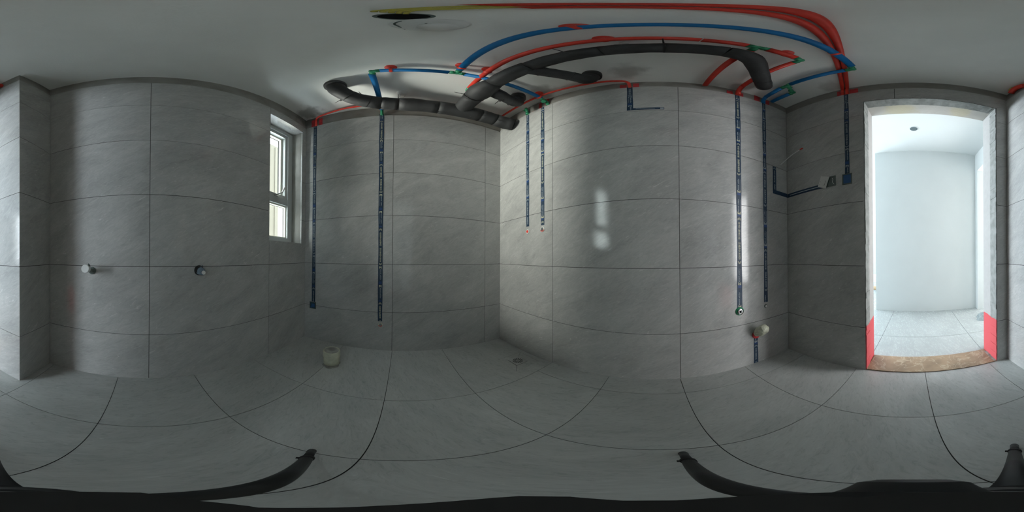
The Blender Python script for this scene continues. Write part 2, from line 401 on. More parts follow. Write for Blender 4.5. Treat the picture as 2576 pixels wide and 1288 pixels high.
# floor: screed plus single tiles that fall towards the drain
mb = MB()
nx = 12
for i in range(nx):
    for j in range(nx):
        def q(i_, j_):
            x = -1.42 + 2.50 * i_ / nx; y = -1.0 + 2.1 * j_ / nx; return (x, y, floor_z(x, y) - 0.0035)
        mb.face([q(i, j), q(i + 1, j), q(i + 1, j + 1), q(i, j + 1)])
floor = mb.build('floor', M['grout'], None, kind='structure')
def fp(x, y):
    s = 1.0
    for _ in range(3): s = (CZ - floor_z(x * s, y * s)) / CZ
    return Vector((x * s, y * s, floor_z(x * s, y * s)))
def jx(k, y): return [-1.36, -0.673, -0.272 - 0.018 * y, 0.131 - 0.034 * y, 0.532 - 0.036 * y, 0.99][k]
def jy(k, x): return [-0.93, -0.466 + 0.02 * x, -0.064 + 0.022 * x, 0.336 + 0.03 * x, 0.736 + 0.03 * x, 1.0][k]
def cross(a, b):
    y = 0.0
    for _ in range(4): x = jx(a, y); y = jy(b, x)
    return x, y
def ftile(c4, z_up=0.0, name='floor_tile'):
    """a quad of floor, subdivided 2 x 2, following the fall"""
    t = MB(); n = 3
    def q(a, b):
        x = (c4[0][0] * (1 - a) + c4[1][0] * a) * (1 - b) + (c4[3][0] * (1 - a) + c4[2][0] * a) * b
        y = (c4[0][1] * (1 - a) + c4[1][1] * a) * (1 - b) + (c4[3][1] * (1 - a) + c4[2][1] * a) * b
        v = fp(x, y); v.z += z_up; return v
    for i in range(n):
        for j in range(n):
            ps = [q(i / n, j / n), q((i + 1) / n, j / n), q((i + 1) / n, (j + 1) / n), q(i / n, (j + 1) / n)]
            t.face(ps, [(p.x, p.y) for p in ps])
    rim = [q(i / n, 0) for i in range(n + 1)] + [q(1, j / n) for j in range(1, n + 1)] + [q(1 - i / n, 1) for i in range(1, n + 1)] + [q(0, 1 - j / n) for j in range(1, n)]
    for k in range(len(rim)):
        a = rim[k]; b = rim[(k + 1) % len(rim)]; d = Vector((0, 0, -0.008)); t.face([a, a + d, b + d, b])
    return t.build(name, M['floor'], floor)
for a in range(5):
    for b in range(5):
        if a == 0 and b >= 3: continue
        c = [cross(a, b), cross(a + 1, b), cross(a + 1, b + 1), cross(a, b + 1)]
        g = 0.0014
        ftile([(c[0][0] + g, c[0][1] + g), (c[1][0] - g, c[1][1] + g), (c[2][0] - g, c[2][1] - g), (c[3][0] + g, c[3][1] - g)], random.uniform(-0.0004, 0.0004))
# the tile round the drain: four mitred wedges inside a square cut, the rest of the tile around it
X0, X1, Y0, Y1 = -1.36, -0.6744, jy(3, -0.95) + 0.003, 1.0
ox0, ox1, oy0, oy1 = -0.95, -0.757, 0.618, 0.817
ftile([(X0, jy(3, X0) + .0014), (X1, jy(3, X1) + .0014), (X1, oy0), (X0, oy0)]); ftile([(X0, oy1), (X1, oy1), (X1, Y1), (X0, Y1)])
ftile([(X0, oy0), (ox0, oy0), (ox0, oy1), (X0, oy1)]); ftile([(ox1, oy0), (X1, oy0), (X1, oy1), (ox1, oy1)])
dx0, dx1, dy0, dy1 = -0.904, -0.811, 0.667, 0.763
e = 0.0012
ftile([(ox0 + e, oy0 + e), (ox1 - e, oy0 + e), (dx1, dy0 - e), (dx0, dy0 - e)], -0.001); ftile([(dx0, dy1 + e), (dx1, dy1 + e), (ox1 - e, oy1 - e), (ox0 + e, oy1 - e)], -0.001)
ftile([(ox0 + e, oy0 + 3 * e), (dx0 - e, dy0), (dx0 - e, dy1), (ox0 + e, oy1 - 3 * e)], -0.001); ftile([(dx1 + e, dy0), (ox1 - e, oy0 + 3 * e), (ox1 - e, oy1 - 3 * e), (dx1 + e, dy1)], -0.001)

# ceiling
mb = MB()
x0, x1, y0, y1 = -1.46, 1.13, -1.2, 1.08
mb.hexa([(x0, y0, ceil_z(x0)), (x1, y0, ceil_z(x1)), (x1, y1, ceil_z(x1)), (x0, y1, ceil_z(x0)), (x0, y0, 2.75), (x1, y0, 2.75), (x1, y1, 2.75), (x0, y1, 2.75)])
ceiling = mb.build('ceiling', M['ceil'], None, kind='structure')

# red waterproofing patches left on the bare render round the pipe chases
def patch(w, wall, s0, s1, z0, z1):
    m = MB(); n = 5
    for i in range(n):
        a = s0 + (s1 - s0) * i / n; b = s0 + (s1 - s0) * (i + 1) / n
        w.slab(m, a, b, z0 + random.uniform(-.003, .003), z1 + random.uniform(-.006, .004), -0.014, -0.011 + random.uniform(0, .002))
    m.build('red_patch', M['redpaint'], wall)
patch(WB, wall_west, 0.052, 0.085, 2.357, 2.50); patch(WB, wall_west, 0.128, 0.165, 2.357, 2.50)
patch(WC, wall_north, 0.495, 0.520, 2.375, 2.50); patch(WC, wall_north, 0.562, 0.590, 2.38, 2.53); patch(WC, wall_north, 0.40, 0.495, 2.376, 2.394)
patch(WC, wall_north, 1.100, 1.140, 2.38, 2.47); patch(WC, wall_north, 1.178, 1.212, 2.38, 2.48)
patch(WC, wall_north, 1.735, 1.775, 2.38, 2.46); patch(WC, wall_north, 1.822, 1.852, 2.38, 2.47)
patch(WC, wall_north, 1.94, 1.985, 2.38, 2.50); patch(WC, wall_north, 2.03, 2.07, 2.38, 2.48)
patch(WD, wall_east, 0.44, 0.485, 2.352, 2.46); patch(WD, wall_east, 0.525, 0.58, 2.352, 2.46)

# doorway: cement edge, plaster jambs and head, marble sill
door = empty('door_1', kind='structure')
def rough_strip(w, name, mt, s0, s1, z0, z1, d0, d1, along='z', seg=60, amp=0.003):
    m = MB()
    for i in range(seg):
        if along == 'z':
            a = z0 + (z1 - z0) * i / seg; b = z0 + (z1 - z0) * (i + 1) / seg
            w.slab(m, s0 - random.uniform(0, amp) * (s0 > 1), s1 + random.uniform(0, amp) * (s0 < 1), a, b, d0, d1 - .002 + random.uniform(-amp, 0))
        else:
            a = s0 + (s1 - s0) * i / seg; b = s0 + (s1 - s0) * (i + 1) / seg
            w.slab(m, a, b, z0 - random.uniform(0, amp), z1, d0, d1 - .002 + random.uniform(-amp, 0))
    return m.build(name, mt, door)
rough_strip(WD, 'cement_edge', M['cement_jamb'], 0.6121, 0.617, -0.03, 2.17, -0.085, 0.001)
rough_strip(WD, 'cement_edge', M['cement_jamb'], 1.419, 1.4239, -0.03, 2.17, -0.085, 0.001)
rough_strip(WD, 'cement_edge', M['cement_jamb'], 0.6121, 1.4239, 2.158, 2.1649, -0.085, 0.001, 's')
for s0, s1 in ((0.604, 0.614), (1.422, 1.432)):
    m = MB(); WD.slab(m, s0, s1, -0.03, 2.19, -0.207, -0.083); m.build('jamb', M['plaster_jamb'], door)
m = MB(); WD.slab(m, 0.607, 1.429, 2.164, 2.18, -0.207, -0.083); m.build('door_head', M['lintel'], door)
m = MB(); WD.slab(m, 0.618, 1.418, -0.03, 0.009, -0.198, -0.002)
sill = m.build('sill', M['marble'], door, label='brown veined marble door sill')
rough_strip(WD, 'mortar_line', M['cement'], 1.404, 1.421, 0.0, 0.012, -0.16, -0.004)

# ------------------------------------------------------------------ window in its tiled niche
win = empty('window_1', kind='structure')
nic = MB()
def qbox(mb, x0, x1, y0, y1, z0, z1):
    mb.hexa([(x0, y1, z0), (x1, y1, z0), (x1, y1, z1), (x0, y1, z1), (x0, y0, z0), (x1, y0, z0), (x1, y0, z1), (x0, y0, z1)],
            [(y1, z0), (y0, z0), (y0, z1), (y1, z1)] * 2)
zj = [0.935, 1.157, 1.557, 1.957, 2.24]
for k in range(4):
    for (xa, xb) in ((-1.222, -1.209), (-0.803, -0.790)):
        t = MB()
        ya = -0.889 if xa < -1 else -0.8815
        t.m = 0; t.hexa([(xb, -1.03, zj[k] + .001), (xb, ya, zj[k] + .001), (xb, ya, zj[k + 1] - .001), (xb, -1.03, zj[k + 1] - .001),
                (xa, -1.03, zj[k] + .001), (xa, ya, zj[k] + .001), (xa, ya, zj[k + 1] - .001), (xa, -1.03, zj[k + 1] - .001)],
               [(-1.03, zj[k]), (ya, zj[k]), (ya, zj[k + 1]), (-1.03, zj[k + 1])] * 2)
        t.build('reveal_tile', M['tile'], wall_window)
for z0, z1 in ((0.925, 0.936), (2.239, 2.250)):
    t = MB(); t.box(-1.209, -0.803, -1.03, -0.8845, z0, z1); t.build('reveal_tile', M['tile'], wall_window)
def frame_rect(name, mt, x0, x1, z0, z1, wl, wr, wb, wt, y0, y1, parent):
    m = MB(); m.box(x0, x0 + wl, y0, y1, z0, z1); m.box(x1 - wr, x1, y0, y1, z0, z1)
    m.box(x0 + wl, x1 - wr, y0, y1, z0, z0 + wb); m.box(x0 + wl, x1 - wr, y0, y1, z1 - wt, z1)
    return m.build(name, mt, parent)
frame = frame_rect('window_frame', M['alu'], -1.209, -0.803, 0.936, 2.239, .066, .066, .048, .055, -1.075, -1.005, win)
m = MB(); m.box(-1.145, -0.865, -1.072, -1.008, 1.300, 1.365); m.build('mullion', M['alu'], win)
sash = frame_rect('sash', M['alu'], -1.150, -0.862, 1.366, 2.185, .030, .030, .035, .035, -1.070, -1.022, win)
frame_rect('sash_bead', M['alucream'], -1.122, -0.890, 1.400, 2.152, .022, .022, .016, .022, -1.092, -1.060, sash)
frame_rect('gasket', M['gasket'], -1.104, -0.908, 1.414, 2.134, .006, .006, .005, .005, -1.098, -1.084, sash)
m = MB(); m.box(-1.099, -0.913, -1.096, -1.090, 1.418, 2.130); m.build('glass_pane', M['glass'], sash)
frame_rect('bead', M['alucream'], -1.145, -0.865, 0.984, 1.300, .012, .012, .012, .014, -1.050, -1.026, win)
frame_rect('gasket', M['gasket'], -1.134, -0.876, 0.995, 1.287, .0035, .0035, .003, .003, -1.056, -1.050, win)
m = MB(); m.box(-1.133, -0.877, -1.060, -1.054, 0.994, 1.288); m.build('glass_pane', M['glass'], win)
m = MB(); m.box(-1.035, -0.985, -1.026, -1.012, 1.372, 1.396)
m.tube(rnd([(-1.00, -1.012, 1.385), (-1.005, -0.992, 1.386), (-1.045, -0.985, 1.405), (-1.078, -0.985, 1.470)], 0.02), [0.007] * 16, 10)
m.build('handle', M['white'], sash, label='white lever handle')

# ------------------------------------------------------------------ neighbouring facade seen through the window
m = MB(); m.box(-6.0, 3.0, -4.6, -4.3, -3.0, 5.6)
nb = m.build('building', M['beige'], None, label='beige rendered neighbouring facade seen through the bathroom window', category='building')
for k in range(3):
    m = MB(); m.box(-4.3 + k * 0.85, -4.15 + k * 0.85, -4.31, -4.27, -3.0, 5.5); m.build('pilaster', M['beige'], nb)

m = MB(); m.box(-2.62, -1.66, -4.32, -4.24, -3.0, 5.5); m.build('reflector_panel', mat('reflector_white', (0.66, 0.65, 0.60), 0.9), nb)  # unseen white reflector, added to brighten the window reflection in the tiles

# ------------------------------------------------------------------ hall and living room beyond the doorway
def plain_box(name, mt, *b, parent=None, **pr):
    m = MB(); m.box(*b); return m.build(name, mt, parent, **pr)
ST = dict(kind='structure')
hf = plain_box('floor_hall', M['grout'], 1.12, 7.4, -2.6, 4.9, -0.06, -0.004, **ST)
xs = [1.134, 1.49, 2.29, 3.09, 3.89, 4.69, 5.49, 6.29, 7.09]; ys = [-2.08, -1.28, -0.482, 0.325, 1.13, 1.93, 2.73, 3.53, 4.33]
for i in range(len(xs) - 1):
    for j in range(len(ys) - 1):
        if xs[i] > 2.2 and ys[j + 1] < 0.4: continue
        t = MB(); t.box(xs[i] + .0015, xs[i + 1] - .0015, ys[j] + .0015, ys[j + 1] - .0015, -0.004, 0.0)
        t.build('floor_tile', M['halltile'], hf)
plain_box('ceiling_hall', M['paint'], 1.135, 7.4, -2.6, 4.9, 2.52, 2.7, **ST)
plain_box('wall_hall_end', M['paint'], 2.285, 2.45, -0.90, 0.585, -0.02, 2.53, **ST)
plain_box('wall_living_divider', M['paint'], 2.45, 4.2, 0.30, 0.585, -0.02, 2.53, **ST)
hs = MB(); hs.box(2.20, 2.285, -1.00, -0.862, -0.02, 2.53); hs.box(1.15, 2.20, -1.00, -0.862, 2.16, 2.53); hs.box(1.15, 1.22, -1.00, -0.862, -0.02, 2.16)
hs.build('wall_hall_side', M['paint'], None, **ST)
plain_box('wall_side_room', M['beigewall'], 1.15, 3.2, -2.5, -2.35, -0.02, 2.53, **ST)
plain_box('wall_side_room_east', M['beigewall'], 2.6, 2.75, -2.5, -1.0, -0.02, 2.53, **ST)
plain_box('wall_bath_outer', M['paint'], 1.02, 1.134, 0.93, 4.6, -0.02, 2.53, **ST)
plain_box('wall_bath_outer_south', M['paint'], 1.02, 1.15, -2.5, -0.62, -0.02, 2.53, **ST)
plain_box('wall_living_far', mat('far_wall_blue_grey', (0.42, 0.52, 0.56), 0.9, 0.2, 0, 2, 0.05), 6.6, 6.75, -2.5, 4.6, -0.02, 1.75, **ST)
plain_box('wall_living_far_top', M['paint'], 6.6, 6.75, -2.5, 4.6, 1.75, 2.53, **ST)
lw = MB(); lw.box(1.02, 1.8, 4.45, 4.6, -0.02, 2.53); lw.box(5.4, 6.75, 4.45, 4.6, -0.02, 2.53); lw.box(1.8, 5.4, 4.45, 4.6, -0.02, 0.4); lw.box(1.8, 5.4, 4.45, 4.6, 2.5, 2.53)
lw.build('wall_living_window', M['paint'], None, **ST)
# round opening for a downlight in the hall ceiling
dl = thing('ceiling_opening', 'dark round downlight opening in the white hall ceiling', 'opening', (1.71, 0.02, 2.52))
m = MB(); m.lathe((1.735, 0.02, 2.519), (0, 0, -1), [(0, 0.047), (0.003, 0.047)], 32); m.build('rim', M['paint'], dl)
m = MB(); m.lathe((1.735, 0.02, 2.519), (0, 0, -1), [(0.002, 0.041), (0.0036, 0.041)], 32); m.build('hole', mat('opening_shadow_grey', (0.09, 0.12, 0.13), 0.9), dl)
# rubble heap in the side doorway and timber in the living room
m = MB(); n = 26
for k in range(n):
    a0 = 2 * PI * k / n; a1 = 2 * PI * (k + 1) / n
    def hp(a, t): 
        r = (0.13 + 0.025 * math.sin(3 * a + 1) + 0.01 * math.sin(7 * a)) * t
        return (1.86 + r * math.cos(a) * 0.9, -0.83 + r * math.sin(a), 0.001 + 0.075 * (1 - t) ** 0.8 + 0.004 * math.sin(9 * a) * (t < .95))
    for t0, t1 in ((0.0, 0.3), (0.3, 0.65), (0.65, 1.0)):
        m.face([hp(a0, t1), hp(a1, t1), hp(a1, t0), hp(a0, t0)] if t0 else [hp(a0, t1), hp(a1, t1), hp(a0, 0)], None, True)
hpo = m.build('rubble_heap', mat('grey_dust', (0.26, 0.30, 0.31), 0.95, 0.2, 0, 30, 0.3, 0.6, 60), None, label='small grey heap of sweepings by the hall side doorway', category='rubble', kind='stuff')
m = MB(); m.tube([(3.45, 0.80, 0.075), (3.75, 1.25, 0.075)], 0.045, 14)
m.build('timber_roll', mat('brown_cardboard', (0.42, 0.30, 0.18), 0.85), None, label='brown cardboard roll lying on the living room floor', category='cardboard roll')
m = MB(); m.box(4.7, 5.2, 1.1, 1.75, 0.002, 0.16); m.box(4.75, 5.1, 1.15, 1.7, 0.16, 0.2)
m.build('board_stack', mat('pale_board', (0.55, 0.58, 0.57), 0.85), None, label='low stack of pale boards at the far end of the living room', category='boards')

# ------------------------------------------------------------------ lettering for the marking tape
GL = {}
def glyph(ch, font_scale=1.0):
    if ch in GL: return GL[ch]
    cu = bpy.data.curves.new('glyph', 'FONT'); cu.body = ch; cu.size = 1.0; cu.resolution_u = 2; cu.fill_mode = 'FRONT'
    cu.align_x = 'CENTER'; cu.align_y = 'CENTER'
    o = bpy.data.objects.new('glyph', cu); COL.objects.link(o)
    bpy.context.view_layer.update()
    me = o.to_mesh()
    vs = [(v.co.x, v.co.y) for v in me.vertices]; fs = [tuple(p.vertices) for p in me.polygons]
    if vs:
        cx = (min(v[0] for v in vs) + max(v[0] for v in vs)) / 2; cy = (min(v[1] for v in vs) + max(v[1] for v in vs)) / 2
        vs = [(x - cx, y - cy) for x, y in vs]
    o.to_mesh_clear(); bpy.data.objects.remove(o); bpy.data.curves.remove(cu)
    GL[ch] = (vs, fs); return GL[ch]
TXT = '此处有水电管线 请注意施工安全'
UNIT = 0.605

def tape(w, label, s, z0, z1, width=0.034, phase=1.045, rot=False, faint=False, horiz=False, d=0.0012, wall_d=0.0006, group='navy pipe marking tapes on the walls'):
    """a strip on wall frame w. vertical: s centre, z0..z1; horizontal: s0=s, s1=z0, z centre=z1"""
    th = thing('marking_tape', label, 'tape', w.p(s, (z0 + z1) / 2, 0) if not horiz else w.p(s, z1, 0), group)
    add_tape(w, th, s, z0, z1, width, phase, rot, faint, horiz, d)
    return th
def add_tape(w, th, s, z0, z1, width, phase, rot, faint, horiz, d=0.0012):
    if horiz:
        P = lambda a, b, h: w.p(a, z1 + b, h); L0, L1 = s, z0
    else:
        P = lambda a, b, h: w.p(s + b, a, h); L0, L1 = z0, z1
    def quad(m, a0, a1, b0, b1, h):
        m.face([P(a0, b0, h), P(a1, b0, h), P(a1, b1, h), P(a0, b1, h)])
    m = MB(); n = max(2, int((L1 - L0) / 0.04)); wob = lambda t: 0.0010 * math.sin(t * 9) + 0.0006 * math.sin(t * 31)
    for i in range(n):
        a = L0 + (L1 - L0) * i / n; b = L0 + (L1 - L0) * (i + 1) / n; h = width / 2
        ps = [P(a, -h + wob(a), d), P(a, h + wob(a + 1), d), P(b, h + wob(b + 1), d), P(b, -h + wob(b), d)]
        qs = [P(a, -h + wob(a), 0.0), P(a, h + wob(a + 1), 0.0), P(b, h + wob(b + 1), 0.0), P(b, -h + wob(b), 0.0)]
        m.hexa(ps + qs)
    m.build('strip', M['tape'], th)
    k0 = math.floor((L0 - phase) / UNIT) - 1; k1 = math.ceil((L1 - phase) / UNIT) + 1
    ink = MB(); lg = MB(); bl = MB()
    hd = d + 0.0004
    def stamp(mbx, pts, faces, a, b, size):
        # a: along, b: across; glyph up = +along
        for f in faces:
            q = []
            for i in f:
                gx, gy = pts[i]
                if rot: gx, gy = -gx, -gy
                if horiz: aa, bb = a + gy * size, b - gx * size
                else: aa, bb = a + gy * size, b + gx * size
                if aa < L0 or aa > L1: return
                q.append(P(aa, bb, hd))
            mbx.face(q)
    sg = -1 if rot else 1
    def chev(a, up):
        for off in (0, 0.0075):
            t = a + (off if up else -off)
            for sx in (-1, 1):
                y0 = 0.0; y1 = -0.0085 if up else 0.0085; hw = 0.0115; th_ = 0.0030 if up else -0.0030
                q = [(t + y0, 0), (t + y0 + th_, 0), (t + y1 + th_, sx * hw), (t + y1, sx * hw)]
                if all(L0 < z < L1 for z, _ in q): ink.face([P(z, b, hd) for z, b in q])
    for k in range(k0, k1 + 1):
        c = phase + k * UNIT            # tip of the upward chevrons
        chev(c - 0.006, True); chev(c - 0.282, False)
        a = c - 0.030
        for i, ch in enumerate(TXT):
            j = (len(TXT) - 1 - i) if rot else i
            if ch == ' ': continue
            vs, fs = glyph(ch); stamp(ink, vs, fs, a - 0.0160 * j - 0.004, 0.0, 0.0158)
        for blk in (0, 1):
            top = c - 0.300 - blk * 0.152
            # emblem block with small two-line print (too small in the photograph to read)
            ea = top - 0.012 if not rot else top - 0.118
            sq = [(-.010, -.009), (-.006, -.009), (-.006, .009), (-.010, .009)]
            for pts in (sq, [(.006, -.009), (.010, -.009), (.010, .009), (.006, .009)], [(-.006, .009), (-.006, .004), (0, -.004), (0, .001)], [(.006, .009), (.006, .004), (0, -.004), (0, .001)], [(-.010, .009), (.010, .009), (.010, .0065), (-.010, .0065)]):
                stamp(ink, pts, [(0, 1, 2, 3)], ea, 0, 1.0)
            for i in range(8):
                if not rot: aa = top - 0.029 - i * 0.0105 - (0.004 if i > 3 else 0); bb = 0.0035
                else: aa = top - 0.104 + i * 0.0105 + (0.004 if i > 3 else 0); bb = -0.0035
                for q in range(4):
                    yb = -.0042 + q * .0024; xa = -.0042 + (i * 7 + q * 5) % 4 * .0011; xb = .0042 - (i * 5 + q * 3) % 3 * .0012
                    stamp(lg, [(xa, yb), (xb, yb), (xb, yb + .0012), (xa, yb + .0012)], [(0, 1, 2, 3)], aa, bb, 1)
                xm = -.0028 + (i * 3 % 4) * .0017
                stamp(lg, [(xm, -.0042), (xm + .0013, -.0042), (xm + .0013, .0042), (xm, .0042)], [(0, 1, 2, 3)], aa, bb, 1)
            bb = -0.0085 * sg; t0 = top - 0.025 if not rot else top - 0.108
            stamp(lg, [(-.0006, 0), (.0006, 0), (.0006, -.084), (-.0006, -.084)] if not rot else [(-.0006, 0), (.0006, 0), (.0006, -.084), (-.0006, -.084)], [(0, 1, 2, 3)], t0, bb, 1)
        b0, b1 = max(L0, c - 0.446), min(L1, c - 0.424)
        if b1 > b0: quad(bl, b0, b1, -.012, .012, hd)
        b0, b1 = max(L0, c - 0.592), min(L1, c - 0.580)
        if b1 > b0: quad(bl, b0, b1, -.012, .012, hd)
    if ink.v: ink.build('printed_text', M['inkgrey'] if faint else M['ink'], th, kind='stuff')
    if lg.v: lg.build('printed_small_text', M['inkgrey'], th, kind='stuff')
    if bl.v: bl.build('blue_band', M['tapeblue'], th, kind='stuff')

tape(WB, 'navy printed tape down the wall beside the window corner, ending at a socket box', 0.098, 0.392, 2.352, 0.034, phase=1.13, faint=True)
tape(WB, 'navy printed tape down the middle of the wall under the thick black pipe', 0.698, 0.275, 2.385, 0.036, phase=1.045)
tape(WC, 'left navy tape of the close pair above two small pipe outlets near the drain', 0.386, 1.068, 2.358, 0.030, rot=True, faint=True, phase=1.30)
tape(WC, 'right navy tape of the close pair above two small pipe outlets near the drain', 0.541, 1.058, 2.375, 0.031, rot=True, phase=1.085)
tape(WC, 'long navy printed tape with yellow characters ending at the chrome valve outlet', 1.802, 0.484, 2.378, 0.034, rot=True, phase=1.065)
tape(WC, 'dark navy tape nearest the door corner ending above a tiny outlet', 2.010, 0.492, 2.372, 0.030, rot=True, faint=True, phase=0.865)
th = tape(WC, 'short L-shaped navy tape under the ceiling in the middle of the long wall', 1.160, 1.972, 2.382, 0.034, phase=2.50, faint=True)
add_tape(WC, th, 1.150, 1.990, 0, 0.026, 1.62, False, True, True) if False else None
m = MB(); WC.slab(m, 1.143, 1.352, 1.972, 1.999, 0.0, 0.0014); m.build('strip', M['tape'], th)
m = MB(); WC.slab(m, 1.330, 1.349, 1.977, 1.993, 0.0, 0.0019); WC.slab(m, 1.192, 1.300, 1.984, 1.988, 0.0, 0.0019); m.build('printed_small_text', M['inkgrey'], th, kind='stuff')
th = tape(WC, 'navy tape in the door corner going down, then across to the socket box', 2.100, 1.325, 1.552, 0.032, phase=1.54, rot=True, faint=True)
m = MB(); WC.slab(m, 2.084, 2.232, 1.303, 1.336, 0.0, 0.0014); WD.slab(m, 0.002, 0.345, 1.300, 1.333, 0.0, 0.0014); m.build('strip', M['tape'], th)
m = MB(); WD.slab(m, 0.03, 0.30, 1.314, 1.319, 0.0, 0.0019); m.build('printed_small_text', M['inkgrey'], th, kind='stuff')
tape(WD, 'faded navy tape running down to the blue box left of the doorway', 0.505, 1.370, 2.350, 0.030, phase=1.9, faint=True)
tape(WC, 'short navy tape between the bagged pipe stub and the floor', 1.921, -0.012, 0.232, 0.034, phase=0.16, faint=True, rot=True)

# ------------------------------------------------------------------ outlets and boxes on the walls
def disc_outlet(w, s, z, r, label, inner, ring=M['white'], red=None):
    th = thing('water_outlet', label, 'outlet', w.p(s, z, 0))
    m = MB(); m.lathe(w.p(s, z, 0.0), w.n, [(0, r), (0.003, r), (0.006, r * 0.86), (0.006, r * 0.66)], 28); m.build('cover_ring', ring, th)
    m = MB(); m.lathe(w.p(s, z, 0.002), w.n, [(0, r * 0.62), (0.006, r * 0.62), (0.006, r * 0.40), (0.0045, r * 0.38)], 24); m.build('plug', inner, th)
    if red:
        m = MB()
        for k in range(8):
            a = -PI * 0.9 + k * PI * 0.8 / 8; b = a + PI * 0.8 / 8
            m.face([w.p(s + r * .66 * math.cos(a), z + r * .66 * math.sin(a), .0066), w.p(s + r * .92 * math.cos(a), z + r * .92 * math.sin(a), .0066),
                    w.p(s + r * .92 * math.cos(b), z + r * .92 * math.sin(b), .0066), w.p(s + r * .66 * math.cos(b), z + r * .66 * math.sin(b), .0066)])
        m.build('red_mark', M['red'], th)
disc_outlet(WB, 0.702, 0.244, 0.019, 'small grey capped outlet below the middle tape on the window-side wall', M['cement'], M['pvc'], True)
disc_outlet(WC, 0.388, 1.026, 0.018, 'small outlet with a red plug under the left tape of the pair', M['red'])
disc_outlet(WC, 0.541, 1.027, 0.020, 'small outlet with a metal plug and red rim under the right tape of the pair', M['chrome'], M['white'], True)
disc_outlet(WC, 2.007, 0.462, 0.013, 'tiny white outlet below the tape nearest the door corner', M['white'], M['cover'])
th = thing('valve_outlet', 'green-ringed chrome threaded outlet below the yellow-lettered tape', 'outlet', WC.p(1.800, .463, 0))
m = MB(); m.lathe(WC.p(1.800, .463, 0), WC.n, [(0, .029), (.004, .029), (.007, .026), (.007, .020)], 32); m.build('cover_ring', M['green'], th)
m = MB(); m.lathe(WC.p(1.800, .463, .002), WC.n, [(0, .021), (.014, .021), (.016, .018), (.016, .011), (.006, .010)], 32); m.build('threaded_socket', M['chrome'], th)
m = MB(); m.lathe(WC.p(1.800, .463, .004), WC.n, [(0, .010), (.006, .009)], 20); m.build('bore', M['dark'], th)

def box_frame(w, s0, s1, z0, z1, label, rim, inner, name='socket_box'):
    th = thing(name, label, 'socket box', w.p((s0 + s1) / 2, (z0 + z1) / 2, 0))
    m = MB(); t = 0.006
    w.slab(m, s0, s1, z0, z0 + t, 0, .006); w.slab(m, s0, s1, z1 - t, z1, 0, .006); w.slab(m, s0, s0 + t, z0 + t, z1 - t, 0, .006); w.slab(m, s1 - t, s1, z0 + t, z1 - t, 0, .006)
    m.build('rim', rim, th)
    m = MB(); w.slab(m, s0 + t, s1 - t, z0 + t, z1 - t, 0, .0012); m.build('back', inner, th)
    return th
b1 = box_frame(WB, 0.060, 0.124, 0.322, 0.390, 'teal square socket box low on the wall by the window corner', M['cover'], M['teal'])
m = MB(); WB.slab(m, 0.080, 0.112, 0.338, 0.372, .0012, .004); WB.slab(m, 0.068, 0.084, 0.332, 0.345, .0012, .004); m.build('cover_piece', M['boxblue'], b1)
b2 = box_frame(WD, 0.352, 0.425, 1.300, 1.378, 'grey-green socket box behind the white card by the doorway', M['cover'], M['cover'])
m = MB(); m.tube(rnd([WD.p(.40, 1.36, .003), WD.p(.412, 1.345, .012), WD.p(.405, 1.325, .012), WD.p(.415, 1.31, .004)], .01), .0018, 6); m.build('wire', M['white'], b2)
b3 = box_frame(WD, 0.472, 0.536, 1.292, 1.372, 'blue square socket box between the white card and the doorway', M['cover'], M['boxblue'])
# paper card hanging askew
cd = thing('paper_card', 'white printed card hanging askew over the tape beside the doorway', 'card', WD.p(.34, 1.33, .01))
m = MB(); A_, B_, C_, D_ = (.318, 1.398), (.383, 1.374), (.358, 1.284), (.295, 1.312)
m.hexa([WD.p(*D_, .013), WD.p(*C_, .016), WD.p(*B_, .010), WD.p(*A_, .007), WD.p(*D_, .0122), WD.p(*C_, .0152), WD.p(*B_, .0092), WD.p(*A_, .0062)]); m.build('sheet', M['paper'], cd)
m = MB()
for k in range(5):
    t = 0.18 + k * 0.1
    def cp(u, v): return WD.p(D_[0] * (1 - u) * (1 - v) + C_[0] * u * (1 - v) + B_[0] * u * v + A_[0] * (1 - u) * v, D_[1] * (1 - u) * (1 - v) + C_[1] * u * (1 - v) + B_[1] * u * v + A_[1] * (1 - u) * v, .0175 - .0066 * v)
    m.face([cp(.70, t), cp(.78, t), cp(.78, t + .05), cp(.70, t + .05)])
m.face([cp(.15, .2), cp(.21, .2), cp(.21, .24), cp(.15, .24)]); m.face([cp(.15, .45), cp(.21, .45), cp(.21, .49), cp(.15, .49)])
m.build('printed_text', mat('grey_ink', (0.15, 0.15, 0.15), 0.8), cd, kind='stuff')
# loose wire out of the wall by the door corner
wr = thing('cable', 'thin white cable with a red tip sticking out in the door corner', 'cable', (.845, .915, 1.61))
m = MB(); m.tube(rnd([(0.838, 0.914, 1.60), (0.850, 0.885, 1.625), (0.862, 0.822, 1.668), (0.868, 0.745, 1.694)], .03), .0028, 8); m.build('sheath', M['white'], wr)
m = MB(); m.tube([(0.868, 0.746, 1.694), (0.869, 0.722, 1.699)], .0052, 8); m.build('red_tip', M['red'], wr)

